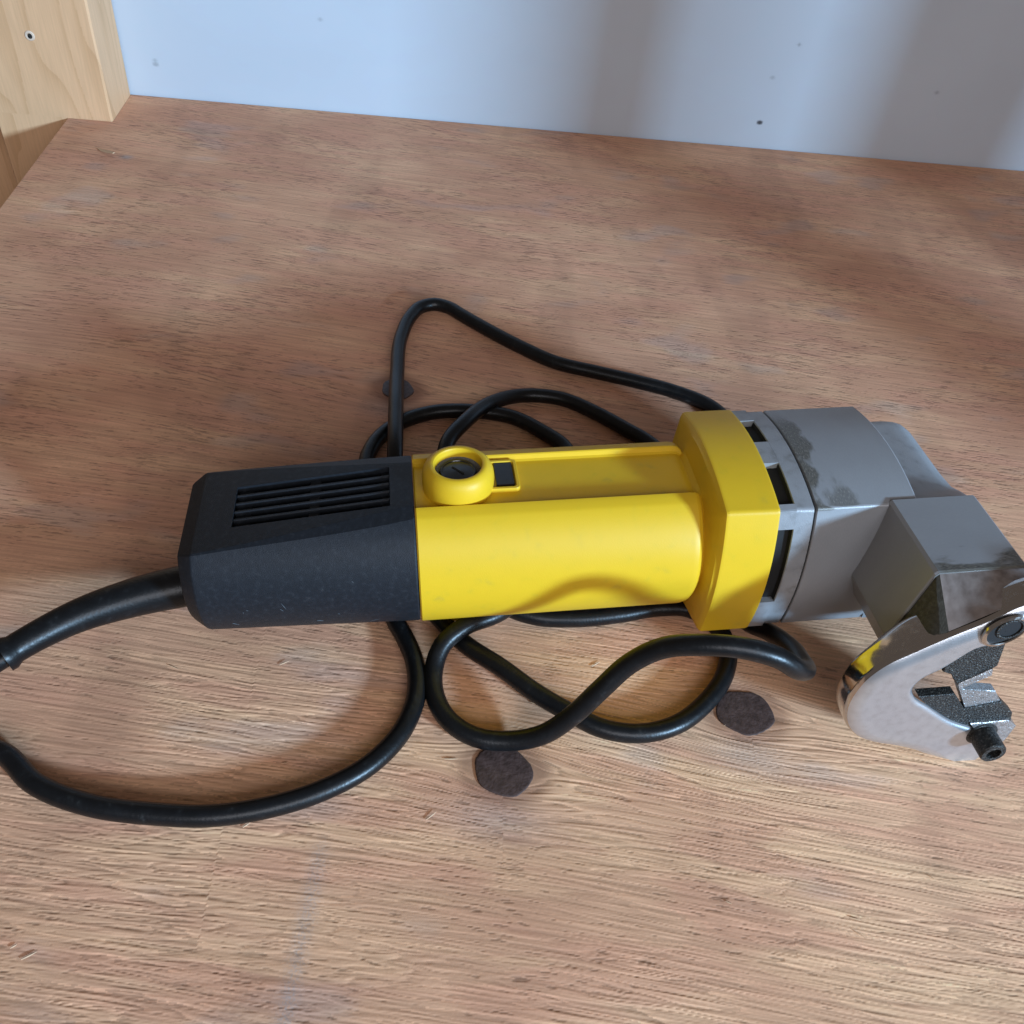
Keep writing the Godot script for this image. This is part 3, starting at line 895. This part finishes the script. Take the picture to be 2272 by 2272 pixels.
func inset(poly: PackedVector2Array, d: float, d2 := -1.0, first := 0) -> PackedVector2Array:
	var out := PackedVector2Array()
	var n := poly.size()
	var area := 0.0
	for i in n: area += poly[i].cross(poly[(i + 1) % n])
	for i in n:
		var e := (poly[(i + 1) % n] - poly[(i - 1 + n) % n]).normalized()
		var nm := Vector2(-e.y, e.x) * (1.0 if area > 0.0 else -1.0)
		var full := d
		if first > 0: full = lerpf(d, minf(d, 0.5), smoothstep(176.0, 192.0, poly[i].x))
		out.append(poly[i] + nm * (full if d2 < 0.0 or i < first else minf(d2, 0.6) if first > 0 and i < first + 3 else d2))
	return out

func ring_at(poly: PackedVector2Array, w: float) -> PackedVector3Array:
	var r := PackedVector3Array()
	for p in poly: r.append(Vector3(p.x, p.y, w * 1000.0) * 0.001)
	return r

func cutter() -> void:
	# outline of the C-shaped frame seen from its front, in millimetres (along the body, up)
	var outer := [Vector2(216, 28), Vector2(211, 33), Vector2(203, 34), Vector2(192, 32.6), Vector2(182, 29.2), Vector2(173.8, 23.3), Vector2(164.2, 17.7), Vector2(154.6, 11.4), Vector2(146.5, 5.6), Vector2(141.6, -1.3), Vector2(139.6, -7.9), Vector2(139.0, -14.1), Vector2(140.2, -21.5), Vector2(143.2, -28.3), Vector2(148.3, -34.3), Vector2(155.5, -38.6), Vector2(163.2, -41.4), Vector2(171, -44.9), Vector2(178.4, -49.2), Vector2(184.7, -52.0), Vector2(191, -53.4), Vector2(197.5, -53.9)]
	var inner := [Vector2(202, -46), Vector2(199, -36), Vector2(193.5, -35.0), Vector2(189.5, -33), Vector2(180.8, -28.3), Vector2(168.8, -18.5), Vector2(161.2, -11.6), Vector2(159.3, -7.0), Vector2(160.8, -2.4), Vector2(165.9, 1.8), Vector2(170, 6.4), Vector2(174, 10.8), Vector2(180.4, 13.0), Vector2(186.8, 18.2), Vector2(200, 20), Vector2(216, 20)]
	var ctrl := PackedVector3Array()
	for p in outer: ctrl.append(Vector3(p.x, p.y, 0) * 0.001)
	var line := catmull(ctrl, .0016)
	var poly := PackedVector2Array()
	for p in line: poly.append(Vector2(p.x, p.y) * 1000.0)
	ctrl = PackedVector3Array()
	for p in inner.slice(3, 14): ctrl.append(Vector3(p.x, p.y, 0) * 0.001)
	for p in inner.slice(0, 3): poly.append(p)
	for p in catmull(ctrl, .0016): poly.append(Vector2(p.x, p.y) * 1000.0)
	for p in inner.slice(14): poly.append(p)
	var t := PackedVector3Array()
	var rings := []
	for e in [[.0685, 1.6, 5.5], [.0692, .7, 5.0], [.0705, 0.0, 4.2], [.0740, 0.0, 2.2], [.0766, 0.0, .9], [.0772, 0.05, .6], [.0779, .35, .3], [.0785, .8, .1]]:
		var ring := ring_at(inset(poly, e[1], e[2], line.size()), e[0])
		if e[0] < .0710:   # the wall runs back to the neck where it meets it
			for i in line.size(): ring[i].z -= .0034 * smoothstep(.144, .158, ring[i].x) * (1.0 - smoothstep(.166, .182, ring[i].x)) * smoothstep(-.030, -.005, ring[i].y)
		rings.append(ring)
	# wall of the frame: wound by the outline
	var n: int = poly.size()
	var area := 0.0
	for i in n: area += poly[i].cross(poly[(i + 1) % n])
	for i in rings.size() - 1:
		for j in n:
			var k := (j + 1) % n
			var nm := Vector3(poly[k].y - poly[j].y, -(poly[k].x - poly[j].x), 0) * (1.0 if area > 0.0 else -1.0)
			quad(t, rings[i][j], rings[i][k], rings[i + 1][k], rings[i + 1][j], nm + Vector3(0, 0, 0.0001))
	face(t, rings[0], poly, Vector3.FORWARD)
	# shoulder between the neck and the frame
	var from := [[.1628, .0286], [.1637, .0296], [.1780, .0296], [.1920, .0296], [.1932, .0286], [.2003, .0], [.1963, -.0106], [.1895, -.0160], [.1665, -.0160], [.1597, -.0106], [.1557, .0]]
	var to := [[.1615, .0156], [.1640, .0178], [.1775, .0262], [.1930, .0332], [.1960, .0335], [.1980, .022], [.1930, .019], [.1860, .018], [.1720, .011], [.1640, .005], [.1560, .0118]]
	var sh := []
	for i in 7:
		var q := i / 6.0
		var e := q
		var ring := PackedVector3Array()
		for j in from.size():
			var k := (j + 1) % from.size()
			for h in [0.0, 0.2, 0.4, 0.6, 0.8]:
				ring.append(Vector3(lerpf(lerpf(from[j][0], from[k][0], h), lerpf(to[j][0], to[k][0], h), e), lerpf(lerpf(from[j][1], from[k][1], h), lerpf(to[j][1], to[k][1], h), e), lerpf(.0628, .0770, q)))
		sh.append(ring)
	var m := commit(t, 38.0)
	var sht := PackedVector3Array()
	var shd := PackedVector3Array()
	for i in sh.size() - 1:
		var c := (middle(sh[i]) + middle(sh[i + 1])) * 0.5
		for j in sh[0].size():
			var k: int = (j + 1) % sh[0].size()
			var q: Vector3 = (sh[i][j] + sh[i + 1][k]) * 0.5 - c
			quad(sht if j >= 5 and j < 20 else shd, sh[i][j], sh[i][k], sh[i + 1][k], sh[i + 1][j], Vector3(q.x, q.y, 0.0))
	m = commit(sht, 50.0, PackedVector2Array(), m)
	m = commit(shd, 30.0, PackedVector2Array(), m)
	var f := PackedVector3Array()
	rings = [rings[-1]]
	for e in [[.0785, .8, .1], [.0791, 1.6, .2], [.0796, 2.8, .6], [.07995, 4.2, 1.3], [.0801, 5.6, 2.2]]:
		rings.append(ring_at(inset(poly, e[1], e[2], line.size()), e[0]))
	rings.pop_front()
	for i in rings.size() - 1:
		for j in n: quad(f, rings[i][j], rings[i][(j + 1) % n], rings[i + 1][(j + 1) % n], rings[i + 1][j], Vector3.BACK)
	var front := PackedVector2Array()
	for p in rings[-1]: front.append(Vector2(p.x, p.y) * 1000.0)
	face(f, rings[-1], poly if Geometry2D.triangulate_polygon(front).is_empty() else front, Vector3.BACK)
	m = commit(f, 60.0, PackedVector2Array(), m, .0801)
	var frame := place("cutter_frame", m, [M.chrome, M.stain_and_reflection, M.shoulder, M.satin], tool_root, "polished steel C-shaped cutter frame with a bright front face")
	# clamp bolts
	var b := PackedVector3Array()
	lathe(b, Vector3(.1940, -.0362, .0795), Vector3.BACK, Vector3.RIGHT, [[.0056, 0], [.0056, .0006], [.0046, .0008], [.0046, .0084], [.0042, .0090], [.0027, .0090], [.0025, .0086], [.0024, .0050], [.0001, .0045]], 32)
	part("clamp_bolt", b, M.dark_steel, frame, 25.0, "black socket-head bolt on the lower jaw")
	var long := Vector3(.80, .60, 0)
	var hc := Vector3(.1800, .0203, .0801)
	for e in [["bolt_seat", [[.0062, 0], [.0062, .0008], [.0054, .0011], [.0050, .0009], [.0048, .0002]], M.chrome, .22], ["bolt_hole_shade", [[.0051, .0001], [.0050, .0004], [.0001, .0004]], M.black_deep, .22], ["seat_bolt", [[.0046, .0004], [.0045, .0009], [.0038, .0010], [.0036, .0009], [.0035, .0005]], M.dark_steel, 0.0]]:  # the black disc paints in the shade of a deep hole
		b = PackedVector3Array()
		lathe(b, hc + (long * .0016 if e[0] == "seat_bolt" else Vector3.ZERO), Vector3.BACK, Vector3.RIGHT, e[1], 40)
		for i in b.size(): b[i] += long * (b[i] - hc).dot(long) * e[3]
		part(e[0], b, e[2], frame, 25.0)
	# blades
	var prism := func(pts: Array, w0: float, w1: float, bev: float) -> PackedVector3Array:
		var pl := PackedVector2Array()
		for p in pts: pl.append(p)
		var tt := PackedVector3Array()
		var layers := [ring_at(inset(pl, bev), w0), ring_at(pl, w0 + bev * .001), ring_at(pl, w1 - bev * .001), ring_at(inset(pl, bev), w1)]
		loft(tt, layers, true, 0)
		face(tt, layers[0], pl, Vector3.FORWARD)
		face(tt, layers[3], pl, Vector3.BACK)
		return tt
	part("upper_blade", prism.call([Vector2(167.5, -0.2), Vector2(167.0, 3.5), Vector2(172, 10), Vector2(184, 14), Vector2(186.0, 1.0), Vector2(184.4, -.8), Vector2(175.3, -8.0), Vector2(171, -2.0)], .0750, .0790, .3), M.dark_steel, frame, 20.0)
	part("blade_edge", prism.call([Vector2(174.6, -6.6), Vector2(184.2, 0.2), Vector2(185.2, -3.2), Vector2(176.2, -9.6)], .0745, .0796, .12), M.steel, frame, 20.0)
	part("lower_blade", prism.call([Vector2(177.4, -11.4), Vector2(191.7, -14.4), Vector2(195.7, -20.2), Vector2(183.6, -22.6)], .0745, .0781, .25), M.steel, frame, 20.0)
	part("blade_holder", prism.call([Vector2(163.5, -13.0), Vector2(176.2, -13.0), Vector2(183.1, -22.3), Vector2(195.7, -19.9), Vector2(202.6, -27.1), Vector2(204.2, -33.0), Vector2(198, -37), Vector2(189, -34.5), Vector2(181, -29), Vector2(169.5, -19.6)], .0752, .0788, .3), M.dark_steel, frame, 20.0)
	part("clamp_wedge", prism.call([Vector2(187.8, -30.0), Vector2(201.8, -29.8), Vector2(206.1, -33.8), Vector2(205.5, -40.2), Vector2(204, -47), Vector2(196, -44), Vector2(191.6, -35.4)], .0750, .0798, .3), M.steel, frame, 20.0)

func _ready() -> void:
	rng.seed = 7
	# camera
	var cam := Camera3D.new()
	cam.name = "camera"
	cam.transform = Transform3D(Basis(Vector3(0.9958, 0.0907, 0.0103), Vector3(-0.0553, 0.6887, -0.7229), Vector3(-0.0726, 0.7193, 0.6909)).orthonormalized(), Vector3(0, 0.29, 0))
	cam.fov = 57.8
	cam.near = 0.01
	cam.far = 60.0
	add_child(cam)
	# the room's own dim light, an unseen source at front right, added front fill
	var env := WorldEnvironment.new()
	env.name = "room_light"
	var e := Environment.new()
	e.background_mode = Environment.BG_COLOR
	e.background_color = lin(.112, .094, .083)
	e.tonemap_mode = Environment.TONE_MAPPER_LINEAR
	e.tonemap_exposure = 1.12
	e.sdfgi_enabled = true
	e.ssao_enabled = true
	e.ssil_enabled = true
	env.environment = e
	add_child(env)
	var aim := Vector3(0.06, 0.02, -0.30)
	var toward := Vector3(0.690, 0.278, 0.667).normalized()
	area_light("unseen_right_light", aim + toward * 2.6, aim, Vector2(0.30, 0.20), Color(0.70, 0.86, 1.0), 11.6)  # out of view, lights tool, shelf and wall from the low right
	area_light("front_fill_light", Vector3(0.30, 0.85, 1.05), aim, Vector2(1.1, 0.6), Color(0.97, 0.97, 1.0), 1.05)  # added fill from front and above, brightens the shelf
	materials()
	setting()
	tool_root = thing("metal_shear", "yellow and black corded metal shear with grey gear case and polished cutter", "power tool")
	tool_root.transform = TOOL
	rear()
	housing()
	gear()
	cutter()

func area_light(called: String, at: Vector3, aim: Vector3, size: Vector2, color: Color, energy: float) -> void:  # area lamp standing out of view
	var l := AreaLight3D.new()
	l.name = called
	l.light_color = color
	l.light_energy = energy
	l.area_size = size
	l.area_range = 12.0
	l.area_attenuation = 2.0
	l.shadow_enabled = true
	add_child(l)
	l.look_at_from_position(at, aim, Vector3.UP)
